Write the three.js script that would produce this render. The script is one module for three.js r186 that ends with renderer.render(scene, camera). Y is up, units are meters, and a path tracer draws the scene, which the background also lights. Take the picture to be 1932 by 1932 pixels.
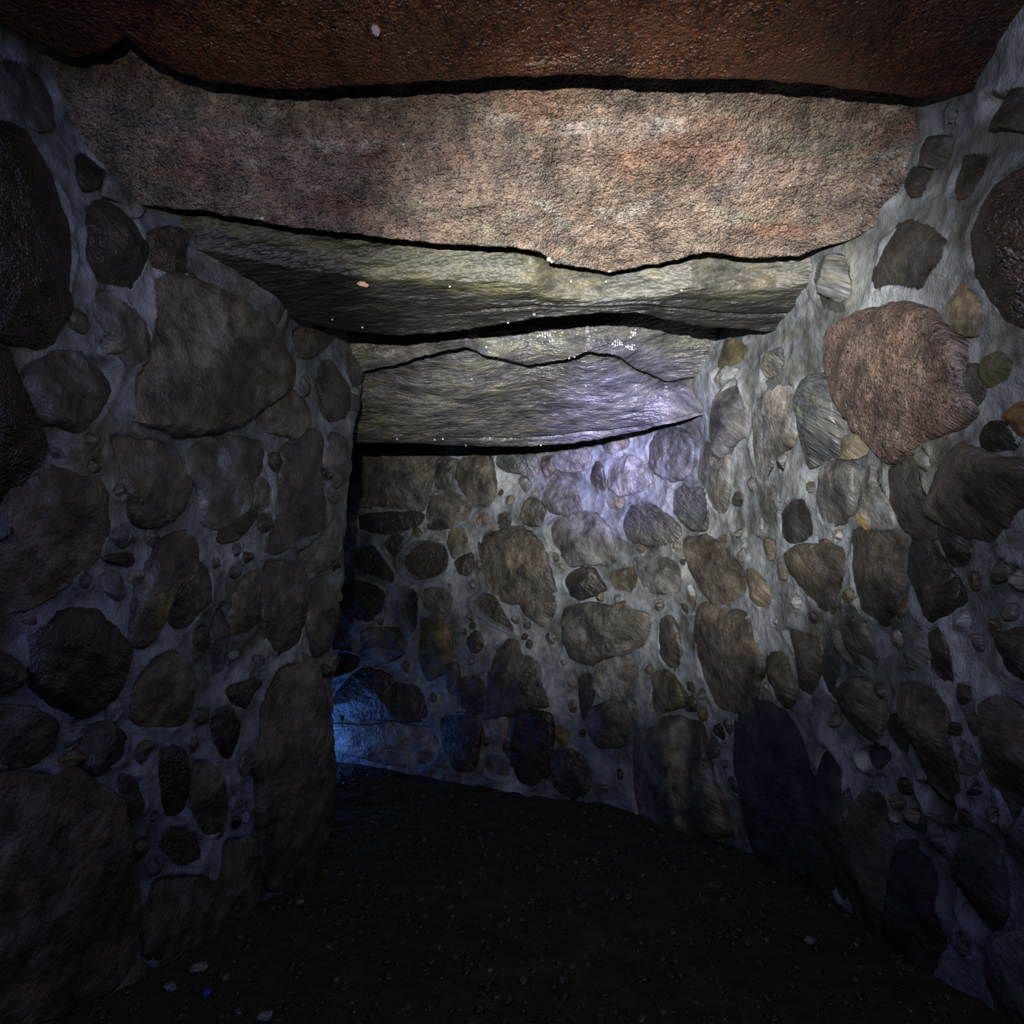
import * as THREE from 'three';
import { ImprovedNoise } from 'three/addons/math/ImprovedNoise.js';
import { mergeGeometries } from 'three/addons/utils/BufferGeometryUtils.js';
import { RectAreaLightUniformsLib } from 'three/addons/lights/RectAreaLightUniformsLib.js';

// ---------------------------------------------------------------- camera, sky, lights, exposure
const scene = new THREE.Scene();
const EYE = new THREE.Vector3(0, 1.0, 0), PITCH = THREE.MathUtils.degToRad(10), FOV = 75;
const camera = new THREE.PerspectiveCamera(FOV, 1, 0.05, 60);
camera.position.copy(EYE);
camera.rotation.x = PITCH;
scene.add(camera);

scene.background = new THREE.Color().setRGB(0.010, 0.014, 0.030);

function spot(name, color, intensity, from, to, angle, radius) {
  const l = new THREE.SpotLight(color, intensity, 0, THREE.MathUtils.degToRad(angle), 1, 2);
  l.name = name; l.position.set(...from); l.target.position.set(...to);
  l.castShadow = true; l.shadow.radius = radius; l.shadow.mapSize.set(2048, 2048); l.shadow.bias = -0.0004;
  scene.add(l, l.target);
  return l;
}
// the photographer's head torch, a little above and to the left of the lens: a hot middle and a wide spill
spot('torch_beam', new THREE.Color(0.97, 0.97, 0.93), 74, [-0.14, 1.32, 0.04], [0.41, 1.86, -2.2], 27, 0.5);
spot('torch_spill', new THREE.Color(0.98, 0.98, 0.95), 7, [-0.14, 1.31, 0.04], [0.30, 2.1, -2.3], 49, 0.5);
// daylight that comes straight down the entrance behind the photographer and falls on the far wall
spot('daylight_shaft', new THREE.Color(0.40, 0.38, 1.0), 330, [0.1, 1.15, 1.7], [0.63, 2.01, -3.9], 6, 4);
RectAreaLightUniformsLib.init();
function area(name, color, intensity, w, h, from, to) {
  const l = new THREE.RectAreaLight(color, intensity, w, h);
  l.name = name; l.position.set(...from); l.lookAt(new THREE.Vector3(...to)); scene.add(l);
  return l;
}
area('entrance_daylight', new THREE.Color(0.44, 0.49, 1.0), 2.9, 1.9, 1.1, [0, 1.65, 0.3], [0, 1.4, -2]);       // unseen soft fill panel inside the passage, for daylight from the entrance behind
area('side_daylight', new THREE.Color(0.11, 0.30, 1.0), 48, 0.2, 0.12, [-1.64, 0.20, -4.84], [-1.15, 0.17, -4.99]); // low daylight that creeps in from the side passage

const renderer = new THREE.WebGLRenderer({ antialias: true });
renderer.toneMapping = THREE.LinearToneMapping;
renderer.toneMappingExposure = 1.0;
renderer.shadowMap.enabled = true;

// ---------------------------------------------------------------- helpers
let seed = 7;
const rnd = () => { seed = (seed * 1664525 + 1013904223) >>> 0; return seed / 4294967296; };
const perlin = new ImprovedNoise();
const noise = (x, y, z) => perlin.noise(x, y, z);
function fbm(x, y, z, n = 4) { let a = 0.5, s = 0; for (let i = 0; i < n; i++) { s += a * noise(x, y, z); x = x * 2.03 + 7.1; y = y * 2.03 + 3.7; z = z * 2.03 + 1.9; a *= 0.5; } return s; }
const clamp = (v, a, b) => Math.min(b, Math.max(a, v));
const sstep = (a, b, v) => { v = clamp((v - a) / (b - a), 0, 1); return v * v * (3 - 2 * v); };
const mix = (a, b, t) => a + (b - a) * t;
const F = 966 / Math.tan(THREE.MathUtils.degToRad(FOV / 2)), CP = Math.cos(PITCH), SP = Math.sin(PITCH);
function ray(px, py) { const x = (px - 966) / F, y = (966 - py) / F; return [x, y * CP + SP, y * SP - CP]; }
const used = {};
function nameFor(n) { const k = used[n] = (used[n] ?? -1) + 1; return k ? n + '_' + String(k).padStart(3, '0') : n; }
function shade(o) { o.castShadow = true; o.receiveShadow = true; return o; }

// ---------------------------------------------------------------- procedural textures (colour grain and fine relief only)
function tileNoise(size, period, sx, sy, off) {                       // periodic gradient noise
  const g = new Float32Array(period * sx * period * sy * 2), nx = period * sx, ny = period * sy;
  let s = off * 7919 + 13;
  for (let i = 0; i < nx * ny; i++) { s = (s * 1664525 + 1013904223) >>> 0; const a = s / 4294967296 * 6.2832; g[2 * i] = Math.cos(a); g[2 * i + 1] = Math.sin(a); }
  const out = new Float32Array(size * size), f = t => t * t * t * (t * (t * 6 - 15) + 10);
  for (let j = 0; j < size; j++) {
    const y = j / size * ny, y0 = Math.floor(y), v = y - y0, fv = f(v), a0 = (y0 % ny) * nx, a1 = ((y0 + 1) % ny) * nx;
    for (let i = 0; i < size; i++) {
      const x = i / size * nx, x0 = Math.floor(x), u = x - x0, fu = f(u), b0 = x0 % nx, b1 = (x0 + 1) % nx;
      const d = (k, du, dv) => g[2 * k] * du + g[2 * k + 1] * dv;
      out[j * size + i] = mix(mix(d(a0 + b0, u, v), d(a0 + b1, u - 1, v), fu), mix(d(a1 + b0, u, v - 1), d(a1 + b1, u - 1, v - 1), fu), fv);
    }
  }
  return out;
}
function sum(size, list) { const o = new Float32Array(size * size); list.forEach(([p, a, sx = 1, sy = 1, ridge = 0], k) => { const t = tileNoise(size, p, sx, sy, k + p); for (let i = 0; i < o.length; i++) o[i] += a * (ridge ? 0.5 - 2 * Math.abs(t[i]) : t[i] * 1.6); }); return o; }
function texture(size, fn, srgb) {
  const d = new Uint8Array(size * size * 4);
  for (let i = 0; i < size * size; i++) { const c = fn(i); for (let k = 0; k < 3; k++) d[4 * i + k] = clamp(Math.round(c[k] * 255), 0, 255); d[4 * i + 3] = 255; }
  const t = new THREE.DataTexture(d, size, size);
  t.wrapS = t.wrapT = THREE.RepeatWrapping; t.magFilter = THREE.LinearFilter; t.minFilter = THREE.LinearMipmapLinearFilter; t.generateMipmaps = true;
  if (srgb) t.colorSpace = THREE.SRGBColorSpace;
  t.needsUpdate = true; return t;
}
const SZ = 1024;
// granite: crystals about a centimetre across, patches
const gA = sum(SZ, [[34, 0.25], [70, 0.5], [140, 0.55], [280, 0.4]]), gB = sum(SZ, [[4, 0.5], [9, 0.5], [20, 0.45], [40, 0.3]]), gC = sum(SZ, [[50, 0.35], [110, 0.5], [220, 0.6]]);
const graniteBump = texture(SZ, i => { const v = 0.5 + 0.42 * gA[i] + 0.12 * gB[i]; return [v, v, v]; });
const graniteMap = texture(SZ, i => {
  const dark = sstep(0.0, 0.6, -gC[i]), pale = sstep(0.15, 0.55, gA[i]), p = 0.72 + 0.34 * gB[i];
  const v = p * (1 - 0.5 * dark) + 0.16 * pale;
  return [v, v * (0.97 + 0.05 * pale), v * (0.95 + 0.09 * pale)];
}, true);
const rustMap = texture(SZ, i => {
  const dark = sstep(-0.15, 0.55, gC[i] + 0.8 * gB[i]), rust = sstep(0.0, 0.6, gA[i] + 0.5 * gB[i]);
  const v = 0.72 - 0.34 * dark;
  return [v + 0.22 * rust, v * (0.92 - 0.02 * rust) + 0.10 * rust, v * 0.9 - 0.05 * rust];
}, true);
// schist: bedding along u
const sA = sum(SZ, [[3, 0.3, 1, 3], [6, 0.4, 1, 4], [14, 0.4, 1, 4], [34, 0.35, 1, 3], [80, 0.25, 1, 2]]), sB = sum(SZ, [[3, 0.5, 1, 2], [7, 0.5, 1, 3], [16, 0.35, 1, 2]]);
const schistBump = texture(SZ, i => { const v = 0.5 + 0.55 * sA[i]; return [v, v, v]; });
const schistMap = texture(SZ, i => { const v = 0.72 + 0.3 * sA[i] + 0.22 * sB[i], w = sstep(-0.1, 0.6, sB[i]); return [v, v * (1 - 0.03 * w), v * (1 - 0.13 * w)]; }, true);
// rubble stone: mottled, lightly pitted
const rA = sum(SZ, [[5, 0.5], [12, 0.5], [30, 0.4], [70, 0.35], [160, 0.25]]), rB = sum(SZ, [[3, 0.5], [8, 0.5], [18, 0.4]]);
const stoneBump = texture(SZ, i => { const v = 0.5 + 0.5 * rA[i]; return [v, v, v]; });
const stoneMap = texture(SZ, i => { const v = 0.70 + 0.34 * rB[i] + 0.22 * rA[i], w = sstep(0, 0.5, rA[i]); return [v, v * (0.97 + 0.04 * w), v * (0.92 + 0.10 * w)]; }, true);
// mortar: trowelled, damp blotches and stains
const mA = sum(SZ, [[4, 0.5], [10, 0.4], [26, 0.35], [60, 0.3], [150, 0.25]]), mB = sum(SZ, [[2, 0.5], [5, 0.55], [12, 0.4], [30, 0.3]]);
const mortarBump = texture(SZ, i => { const v = 0.5 + 0.45 * mA[i]; return [v, v, v]; });
const mortarMap = texture(SZ, i => { const v = 0.74 + 0.32 * mB[i] + 0.08 * mA[i], st = sstep(0.1, 0.6, -mB[i]); return [v * (1 - 0.02 * st), v * (1 - 0.05 * st), v * (1 - 0.14 * st)]; }, true);
const soilMap = texture(512, i => { const j = (Math.floor(i / 512) * 2) * SZ + (i % 512) * 2, v = 0.7 + 0.3 * rB[j] + 0.25 * rA[j]; return [v, v * 0.97, v * 0.9]; }, true);

function mat(rgb, map, bump, bumpScale, rough, extra = {}) {
  const m = new THREE.MeshPhysicalMaterial({ color: new THREE.Color().setRGB(...rgb), map, bumpMap: bump, bumpScale, roughness: rough, metalness: 0, vertexColors: true, ...extra });
  return m;
}
const M = {
  mortar: mat([0.235, 0.25, 0.262], mortarMap, mortarBump, 0.008, 0.62),
  brown: mat([0.118, 0.104, 0.088], stoneMap, stoneBump, 0.007, 0.55),
  dark: mat([0.055, 0.050, 0.045], stoneMap, stoneBump, 0.007, 0.5),
  red: mat([0.15, 0.108, 0.090], graniteMap, graniteBump, 0.006, 0.55),
  rustdark: mat([0.062, 0.044, 0.037], graniteMap, graniteBump, 0.010, 0.42),
  grey: mat([0.148, 0.146, 0.144], stoneMap, stoneBump, 0.006, 0.55),
  pale: mat([0.225, 0.228, 0.235], stoneMap, stoneBump, 0.008, 0.5),
  olive: mat([0.125, 0.114, 0.066], stoneMap, stoneBump, 0.006, 0.55),
  ochre: mat([0.26, 0.175, 0.065], stoneMap, stoneBump, 0.006, 0.6),
  tan: mat([0.19, 0.158, 0.110], stoneMap, stoneBump, 0.006, 0.6),
  slate: mat([0.135, 0.132, 0.130], schistMap, schistBump, 0.010, 0.48),
  capRust: mat([0.118, 0.054, 0.024], rustMap, graniteBump, 0.008, 0.45),
  capGranite: mat([0.265, 0.195, 0.148], graniteMap, graniteBump, 0.010, 0.5),
  capGreen: mat([0.095, 0.091, 0.074], schistMap, schistBump, 0.008, 0.55),
  capGrey: mat([0.182, 0.179, 0.180], schistMap, schistBump, 0.010, 0.42),
  soil: mat([0.036, 0.030, 0.018], soilMap, stoneBump, 0.02, 0.85),
};

// ---------------------------------------------------------------- the two walls: a curve on the ground, leaning in as it rises
class Wall {
  constructor(name, pts, side, lean) {
    this.name = name; this.side = side; this.lean = lean; this.stones = []; this.bumps = [];
    const c = new THREE.CatmullRomCurve3(pts.map(([x, z]) => new THREE.Vector3(x, 0, z)), false, 'centripetal');
    const N = 500; c.arcLengthDivisions = 2000;
    this.len = c.getLength(); this.N = N;
    this.p = c.getSpacedPoints(N).map(v => [v.x, v.z]);
    this.n = this.p.map((_, i) => { const a = this.p[Math.max(0, i - 4)], b = this.p[Math.min(N, i + 4)]; const tx = b[0] - a[0], tz = b[1] - a[1], l = Math.hypot(tx, tz); return [side * -tz / l, side * tx / l]; });
  }
  frame(s) { const f = clamp(s / this.len, 0, 1) * this.N, i = Math.min(this.N - 1, Math.floor(f)), t = f - i; const q = (a, k) => mix(a[i][k], a[i + 1][k], t); return [q(this.p, 0), q(this.p, 1), q(this.n, 0), q(this.n, 1)]; }
  swell(s, h) { let o = this.lean * h; for (const [a, b, d, w, v] of this.bumps) o += d * Math.exp(-(((s - a) / w) ** 2) - ((h - b) / v) ** 2); return o; }
  at(s, h, off = 0) { const [x, z, nx, nz] = this.frame(s), o = this.swell(s, h) + off; return [x + nx * o, h + 0 * off, z + nz * o]; }
  depth(x, y, z) {                                                     // signed distance into the room, and where along the wall
    let best = 1e9, bi = 0;
    for (let i = 0; i <= this.N; i++) { const dx = x - this.p[i][0], dz = z - this.p[i][1], d = dx * dx + dz * dz; if (d < best) { best = d; bi = i; } }
    const dx = x - this.p[bi][0], dz = z - this.p[bi][1], sgn = dx * this.n[bi][0] + dz * this.n[bi][1] >= 0 ? 1 : -1;
    const i0 = clamp(bi, 1, this.N - 1), a = this.p[i0 - 1], b = this.p[i0 + 1], tx = b[0] - a[0], tz = b[1] - a[1], l = Math.hypot(tx, tz);
    const along = clamp((dx * tx + dz * tz) / l, -this.len / this.N, this.len / this.N);
    const s = bi / this.N * this.len + along; return [sgn * Math.sqrt(Math.max(0, best - along * along)) - this.swell(s, y), s];
  }
  hit(px, py) {                                                        // (s, h) where the line of sight through a pixel meets the wall
    const [dx, dy, dz] = ray(px, py), f = t => this.depth(dx * t, 1 + dy * t, dz * t);
    let t0 = 0.6, bt = 0.6, bd = 1e9;
    for (let t = 0.6; t < 7; t += 0.06) {
      const d = f(t)[0];
      if (d < bd) { bd = d; bt = t; }
      if (d < 0) { let a = t0, b = t; for (let k = 0; k < 14; k++) { const m = (a + b) / 2; if (f(m)[0] < 0) b = m; else a = m; } return [f(b)[1], 1 + dy * b]; }
      if (bd < 0.25 && d > bd + 0.12) break;                           // went by the end of this wall
      t0 = t;
    }
    return [f(bt)[1], 1 + dy * bt];
  }
}
const left = new Wall('wall_left', [[-1.36, 1.8], [-1.31, 0.5], [-1.27, -0.8], [-1.2, -1.75], [-1.03, -2.45], [-0.86, -2.92], [-0.84, -3.06], [-0.95, -3.2], [-1.4, -3.38], [-2.2, -3.55], [-3.2, -3.7]], 1, 0.045);
const right = new Wall('wall_right', [[1.42, 1.8], [1.38, 0.5], [1.34, -0.8], [1.27, -1.9], [1.19, -2.7], [1.03, -3.35], [0.5, -4.1], [-0.37, -4.62], [-1.35, -5.03], [-2.3, -5.4], [-3.4, -5.8]], -1, 0.08);

{ const p = left.hit(485, 545), q = right.hit(1345, 735); left.bumps.push([p[0], p[1], 0.13, 0.26, 0.22]); right.bumps.push([q[0], q[1], 0.05, 0.2, 0.2]); const u = left.hit(170, 180), v = right.hit(1725, 270); left.bumps.push([u[0], u[1], -0.11, 0.34, 0.26]); right.bumps.push([v[0], v[1], -0.09, 0.34, 0.26]); }   // where the walls belly out under the slabs

// outline of a stone, in the wall's own coordinates, as a radius for each direction
function makeStone(wall, crop, flat, d, m, o = {}) {
  const [cx, cy, k] = crop, pts = [];
  for (let i = 0; i < flat.length; i += 2) pts.push(wall.hit(cx + flat[i] * k, cy + flat[i + 1] * k));
  const c = new THREE.CatmullRomCurve3(pts.map(([s, h]) => new THREE.Vector3(s, h, 0)), true, 'catmullrom', 0.28);
  const dense = c.getPoints(pts.length * 14);
  let ar = 0, ms = 0, mh = 0;                                          // centroid of the area
  for (let i = 0; i < dense.length - 1; i++) { const a = dense[i], b = dense[i + 1], w = a.x * b.y - b.x * a.y; ar += w; ms += (a.x + b.x) * w; mh += (a.y + b.y) * w; }
  ms /= 3 * ar; mh /= 3 * ar; const R = Math.sqrt(Math.abs(ar / 2) / Math.PI);
  const NA = o.big ? 128 : 72, rad = new Float32Array(NA).fill(0);
  for (let k = 0; k < NA; k++) {
    const an = (k + 0.5) / NA * 6.283185, c = Math.cos(an), n = Math.sin(an);
    for (let i = 0; i < dense.length - 1; i++) {
      const ax = dense[i].x - ms, ay = dense[i].y - mh, bx = dense[i + 1].x - ms, by = dense[i + 1].y - mh, da = c * ay - n * ax, db = c * by - n * bx;
      if (da * db > 0 || da === db) continue;
      const t = da / (da - db), r = c * mix(ax, bx, t) + n * mix(ay, by, t);
      if (r > rad[k]) rad[k] = r;
    }
    if (!rad[k]) rad[k] = 0.3 * R;
  }
  const sm = rad.map((v, i) => 0.5 * v + 0.25 * (rad[(i + 1) % NA] + rad[(i + NA - 1) % NA]));
  const st = { ms, mh, R, rad: sm, NA, d, m, o, max: Math.max(...sm), id: wall.stones.length * 3.7 + (wall.side > 0 ? 0 : 500) };
  st.cuts = [];
  const nc = 5 + Math.floor(rnd() * 3);
  for (let i = 0; i < nc; i++) { const a = rnd() * 6.283; st.cuts.push([Math.cos(a), Math.sin(a), 0.45 + rnd() * 0.5, 0.35 + rnd() * 1.1]); }
  if (o.cuts) st.cuts = o.cuts;
  st.tilt = o.tilt || [(rnd() - 0.5) * 0.7, (rnd() - 0.5) * 0.7];
  wall.stones.push(st);
}
function radius(st, s, h) { const x = s - st.ms, y = h - st.mh, f = ((Math.atan2(y, x) / 6.28319) + 1) % 1 * st.NA - 0.5, i = (Math.floor(f) + st.NA) % st.NA, t = f - Math.floor(f); return Math.hypot(x, y) / mix(st.rad[i], st.rad[(i + 1) % st.NA], t); }

function stoneGeometry(wall, st) {
  const big = st.R > 0.13, NR = st.R > 0.2 ? 26 : big ? 20 : 13, NA = st.NA, pos = [], uv = [], col = [], idx = [];
  const hole = st.d < 0, d = Math.abs(st.d) * 0.78, id = st.id, rough = st.o.rough ?? 1;
  const up = id * 0.37 % 1, vp = id * 0.61 % 1, turn = st.o.turn ?? (id * 1.7 % 6.28), ct = Math.cos(turn), sn = Math.sin(turn);
  const tone = 0.78 + 0.5 * ((id * 0.733) % 1), warm = ((id * 0.417) % 1 - 0.5) * 0.12;
  const put = (r, a, ai) => {
    const rr = st.rad[ai % NA] * (1 + 0.045 * noise(Math.cos(a) * 4 + id, Math.sin(a) * 4, id) + 0.03 * noise(Math.cos(a) * 10 + id, Math.sin(a) * 10, id)) * 1.13 * r, s = st.ms + Math.cos(a) * rr, h = st.mh + Math.sin(a) * rr, x = (s - st.ms) / st.R, y = (h - st.mh) / st.R;
    let e = Math.pow(Math.max(0, 1 - Math.pow(r, 7)), 0.6), z = d * e;
    if (hole) z = st.d - 0.02 + 0.02 * e;
    else {
      for (const [cxx, cyy, lvl, sl] of st.cuts) { const pl = d * (lvl + 0.35) - d * sl * Math.max(0, x * cxx + y * cyy - 0.1); if (pl < z) z = mix(pl, z, 0.18); }
      z += d * (st.tilt[0] * x + st.tilt[1] * y) * e;
    }
    z += rough * (0.016 * fbm(s * 9 + id, h * 9, id, 3) * Math.min(1, st.R / 0.07) + 0.005 * noise(s * 34 + id, h * 34, id)) * (hole ? 1 : 0.35 + 0.65 * e);
    if (r > 0.985) z = hole ? z : -0.06;
    const p = wall.at(s, h, z); pos.push(...p);
    uv.push(up + (ct * (s - st.ms) - sn * (h - st.mh)) + z * 0.8, vp + (sn * (s - st.ms) + ct * (h - st.mh)) + z * 0.6);
    let v = tone * (1 + 0.5 * fbm(s * 5 + id, h * 5, id + 9, 3)), w = warm + 0.10 * noise(s * 6 + id, h * 6, 4);
    let c = [v * (1 + w), v, v * (1 - w)];
    if (st.o.stripe) { const q = Math.sin((x * st.o.stripe[0] + y * st.o.stripe[1]) * 7 + 2.5 * noise(s * 8, h * 8, id)) * 0.5 + 0.5; c = c.map(t => t * (0.75 + 0.6 * q * q)); }
    if (st.o.patch) { const [px, py, pr, cr, cg, cb] = st.o.patch, q = sstep(pr, pr * 0.4, Math.hypot(x - px, (y - py) * (st.o.patchFlat ?? 1)) + 0.25 * noise(s * 14, h * 14, 2)); c = [mix(c[0], cr, q), mix(c[1], cg, q), mix(c[2], cb, q)]; }
    if (st.o.smear) { const q = sstep(0.05, 0.32, fbm(s * 8 + id, h * 8, id + 30, 3) + st.o.smear - 0.2 + 0.25 * (r - 0.6)); c = [mix(c[0], 2.1, q), mix(c[1], 2.3, q), mix(c[2], 2.6, q)]; }
    col.push(...c);
  };
  put(0, 0, 0);
  for (let k = 1; k <= NR; k++) { const q = k / NR, r = 1 - Math.pow(1 - q, 1.55); for (let i = 0; i < NA; i++) put(k === NR ? 1 : r * 0.984, (i + 0.5) / NA * 6.28319, i); }
  const flip = wall.side > 0;
  const tri = (a, b, c) => flip ? idx.push(a, b, c) : idx.push(a, c, b);
  for (let i = 0; i < NA; i++) tri(0, 1 + (i + 1) % NA, 1 + i);
  for (let k = 0; k < NR - 1; k++) for (let i = 0; i < NA; i++) { const a = 1 + k * NA + i, b = 1 + k * NA + (i + 1) % NA; tri(a, b, a + NA); tri(b, b + NA, a + NA); }
  const g = new THREE.BufferGeometry();
  g.setAttribute('position', new THREE.Float32BufferAttribute(pos, 3)); g.setAttribute('uv', new THREE.Float32BufferAttribute(uv, 2)); g.setAttribute('color', new THREE.Float32BufferAttribute(col, 3));
  g.setIndex(idx); g.computeVertexNormals();
  return g;
}
function mortarOff(wall, s, h) {
  let z = 0.050 * fbm(s * 2.6 + wall.side * 9, h * 2.6, 1, 3) + 0.011 * noise(s * 11, h * 11, wall.side * 3) + 0.005 * noise(s * 30, h * 30, 7), inside = 0, lip = 0, hz = 0;
  for (const st of wall.stones) {
    if (Math.abs(s - st.ms) > st.max * 1.35 + 0.03 || Math.abs(h - st.mh) > st.max * 1.35 + 0.03) continue;
    const r = radius(st, s, h);
    if (r > 1.5) continue;
    const gap = (r - 1) * st.R;                                        // metres outside the edge
    if (st.d < 0) { const q = sstep(1.06, 0.86, r); if (q > 0) { hz = Math.min(hz, (st.d - 0.035) * q); } lip = Math.max(lip, 0.02 * Math.exp(-Math.pow((gap - 0.012) / 0.018, 2))); }
    else { inside = Math.max(inside, sstep(0.002, -0.03, gap)); lip = Math.max(lip, sstep(-0.02, 0.004, gap) * (0.009 + 0.024 * Math.max(0, noise(s * 7, h * 7, 21))) * Math.exp(-Math.max(0, gap) / 0.022) * Math.min(1, st.d / 0.04)); }
  }
  return mix(z + lip + hz, Math.min(z, 0) - 0.03, inside);
}
const HT = 2.85;
function wallMesh(wall, s0, s1, step) {
  const ns = Math.round((s1 - s0) / step), nh = Math.round((HT + 0.1) / step), pos = [], uv = [], col = [], idx = [];
  for (let j = 0; j <= nh; j++) for (let i = 0; i <= ns; i++) {
    const s = s0 + (s1 - s0) * i / ns, h = -0.1 + (HT + 0.1) * j / nh;
    const off = mortarOff(wall, s, h); pos.push(...wall.at(s, h, off)); uv.push(s + 0.8 * off, h + 0.6 * off);
    const v = 0.95 + 1.0 * fbm(s * 3.2, h * 2.2, wall.side * 5 + 3, 4), st = sstep(0.08, 0.35, fbm(s * 1.7 + 5, h * 1.7, 40, 4));
    col.push(v * (1 + 0.10 * st), v, v * (1 - 0.18 * st));
  }
  const f = wall.side > 0, w = ns + 1, tri = (a, b, c) => f ? idx.push(a, b, c) : idx.push(a, c, b);
  for (let j = 0; j < nh; j++) for (let i = 0; i < ns; i++) { const a = j * w + i; tri(a, a + w, a + 1); tri(a + 1, a + w, a + w + 1); }
  // the outer side and the rims, so that the wall has thickness
  const rim = []; for (let i = 0; i <= ns; i++) rim.push(i); for (let j = 1; j <= nh; j++) rim.push(j * w + ns); for (let i = ns - 1; i >= 0; i--) rim.push(nh * w + i); for (let j = nh - 1; j > 0; j--) rim.push(j * w);
  const b0 = pos.length / 3;
  for (const r of rim) { const i = r % w, j = Math.floor(r / w), s = s0 + (s1 - s0) * i / ns, h = -0.1 + (HT + 0.1) * j / nh; pos.push(...wall.at(s, h, -0.42)); uv.push(s, h); col.push(1, 1, 1); }
  for (let k = 0; k < rim.length; k++) { const n = (k + 1) % rim.length; tri(rim[k], rim[n], b0 + k); tri(rim[n], b0 + n, b0 + k); }
  const top = i => b0 + rim.indexOf(nh * w + i);
  for (let i = 0; i < ns; i++) { tri(b0 + i, b0 + i + 1, top(i)); tri(b0 + i + 1, top(i + 1), top(i)); }
  const g = new THREE.BufferGeometry();
  g.setAttribute('position', new THREE.Float32BufferAttribute(pos, 3)); g.setAttribute('uv', new THREE.Float32BufferAttribute(uv, 2)); g.setAttribute('color', new THREE.Float32BufferAttribute(col, 3));
  g.setIndex(idx); g.computeVertexNormals();
  const o = shade(new THREE.Mesh(g, M.mortar)); o.name = wall.name; o.userData.kind = 'structure'; scene.add(o);
  for (const st of wall.stones) {
    const q = shade(new THREE.Mesh(stoneGeometry(wall, st), M[st.m])); q.name = nameFor(st.o.name || 'stone');
    if (st.o.label) q.userData.label = st.o.label;
    o.add(q);
  }
  return o;
}

// ---------------------------------------------------------------- stones of the left wall (outlines on the wall; cropN = origin and scale of the tracing)
const PX = [0, 0, 1], A = [0, 0, 0.3416], B = [0, 600, 0.3416], D = [560, 580, 0.2795], E = [1000, 580, 0.2795], FF = [560, 1040, 0.2795], G = [1000, 1040, 0.2795], H = [1400, 100, 0.27536], I = [1400, 580, 0.27536], J = [1400, 1060, 0.27536];
const L = (c, p, d, m, o) => makeStone(left, c, p, d, m, o);
L(A, [-20, 735, 90, 760, 200, 850, 290, 960, 345, 1090, 400, 1220, 400, 1380, 375, 1550, 380, 1690, 320, 1760, 290, 1840, 200, 1885, 80, 1850, -100, 1830, -300, 1700, -330, 1300, -260, 900], 0.075, 'rustdark', { big: 1, label: 'large dark red-brown boulder at the edge of the left wall' });
L(A, [20, 330, 150, 370, 260, 410, 330, 520, 340, 590, 270, 690, 180, 720, 60, 660, -60, 640, -100, 450], 0.05, 'grey');
L(A, [420, 870, 500, 850, 550, 900, 570, 940, 540, 1010, 470, 1055, 430, 1020, 405, 940], 0.035, 'dark');
L(A, [500, 1160, 580, 1120, 690, 1150, 770, 1200, 800, 1330, 810, 1430, 780, 1510, 690, 1590, 600, 1580, 500, 1550, 480, 1480, 490, 1330, 490, 1230], 0.09, 'dark', { patch: [0, 0.8, 0.7, 2.2, 2.2, 2.3] });
L(A, [570, 1000, 650, 940, 740, 960, 790, 1050, 785, 1150, 740, 1200, 650, 1110, 560, 1080], 0.03, 'grey', { smear: 0.3 });
L(A, [820, 1300, 900, 1260, 1000, 1270, 1060, 1330, 1055, 1450, 1020, 1500, 900, 1480, 830, 1440], 0.03, 'red');
L(A, [1070, 1340, 1200, 1370, 1380, 1440, 1500, 1500, 1570, 1600, 1570, 1700, 1540, 1810, 1500, 1840, 1400, 1750, 1250, 1620, 1100, 1540, 1060, 1450], 0.04, 'grey');
L(PX, [300, 525, 340, 525, 400, 560, 440, 575, 500, 620, 540, 660, 545, 690, 520, 735, 470, 770, 420, 800, 330, 812, 265, 785, 245, 775, 248, 720, 275, 660, 290, 600], 0.13, 'brown', { big: 1, tilt: [0, 0.1], patch: [-0.62, 0.15, 0.55, 1.9, 1.9, 1.95], cuts: [[-0.9, 0.3, 0.62, 1.5], [0.6, -0.8, 0.7, 0.8], [0.3, 0.95, 0.7, 1.2]], stripe: [0.25, 0.3], label: 'big wedge-shaped brown boulder standing proud of the left wall' });  // patch paints the left facet paler, as if it caught more light
L(PX, [175, 550, 215, 545, 245, 580, 270, 620, 283, 650, 270, 680, 240, 697, 222, 690, 205, 640, 180, 600], 0.045, 'grey');
L(B, [130, 290, 300, 200, 420, 200, 520, 210, 610, 230, 645, 290, 610, 420, 560, 500, 490, 590, 400, 635, 330, 590, 200, 560, 150, 480, 110, 380], 0.07, 'grey', { rough: 2 });
L(B, [-200, 150, 0, 180, 40, 300, 120, 450, 180, 590, 215, 700, 190, 790, 110, 870, 70, 970, 50, 1060, 40, 1150, 0, 1200, -250, 1100], 0.06, 'rustdark');
L(B, [60, 1000, 130, 880, 250, 850, 400, 900, 480, 920, 540, 990, 555, 1100, 575, 1190, 540, 1280, 450, 1380, 360, 1450, 250, 1530, 130, 1580, 30, 1600, -100, 1550, -100, 1300, 30, 1180], 0.055, 'brown', { big: 1, smear: 0.12 });
L(B, [560, 650, 700, 640, 850, 690, 960, 770, 1030, 860, 1030, 950, 980, 1060, 900, 1120, 800, 1140, 720, 1090, 680, 960, 620, 800], 0.055, 'brown');
L(B, [1060, 700, 1200, 660, 1400, 690, 1490, 740, 1450, 850, 1390, 980, 1340, 1060, 1250, 1130, 1150, 1140, 1100, 1080, 1090, 950, 1040, 850], 0.05, 'grey', { smear: 0.1 });
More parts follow.
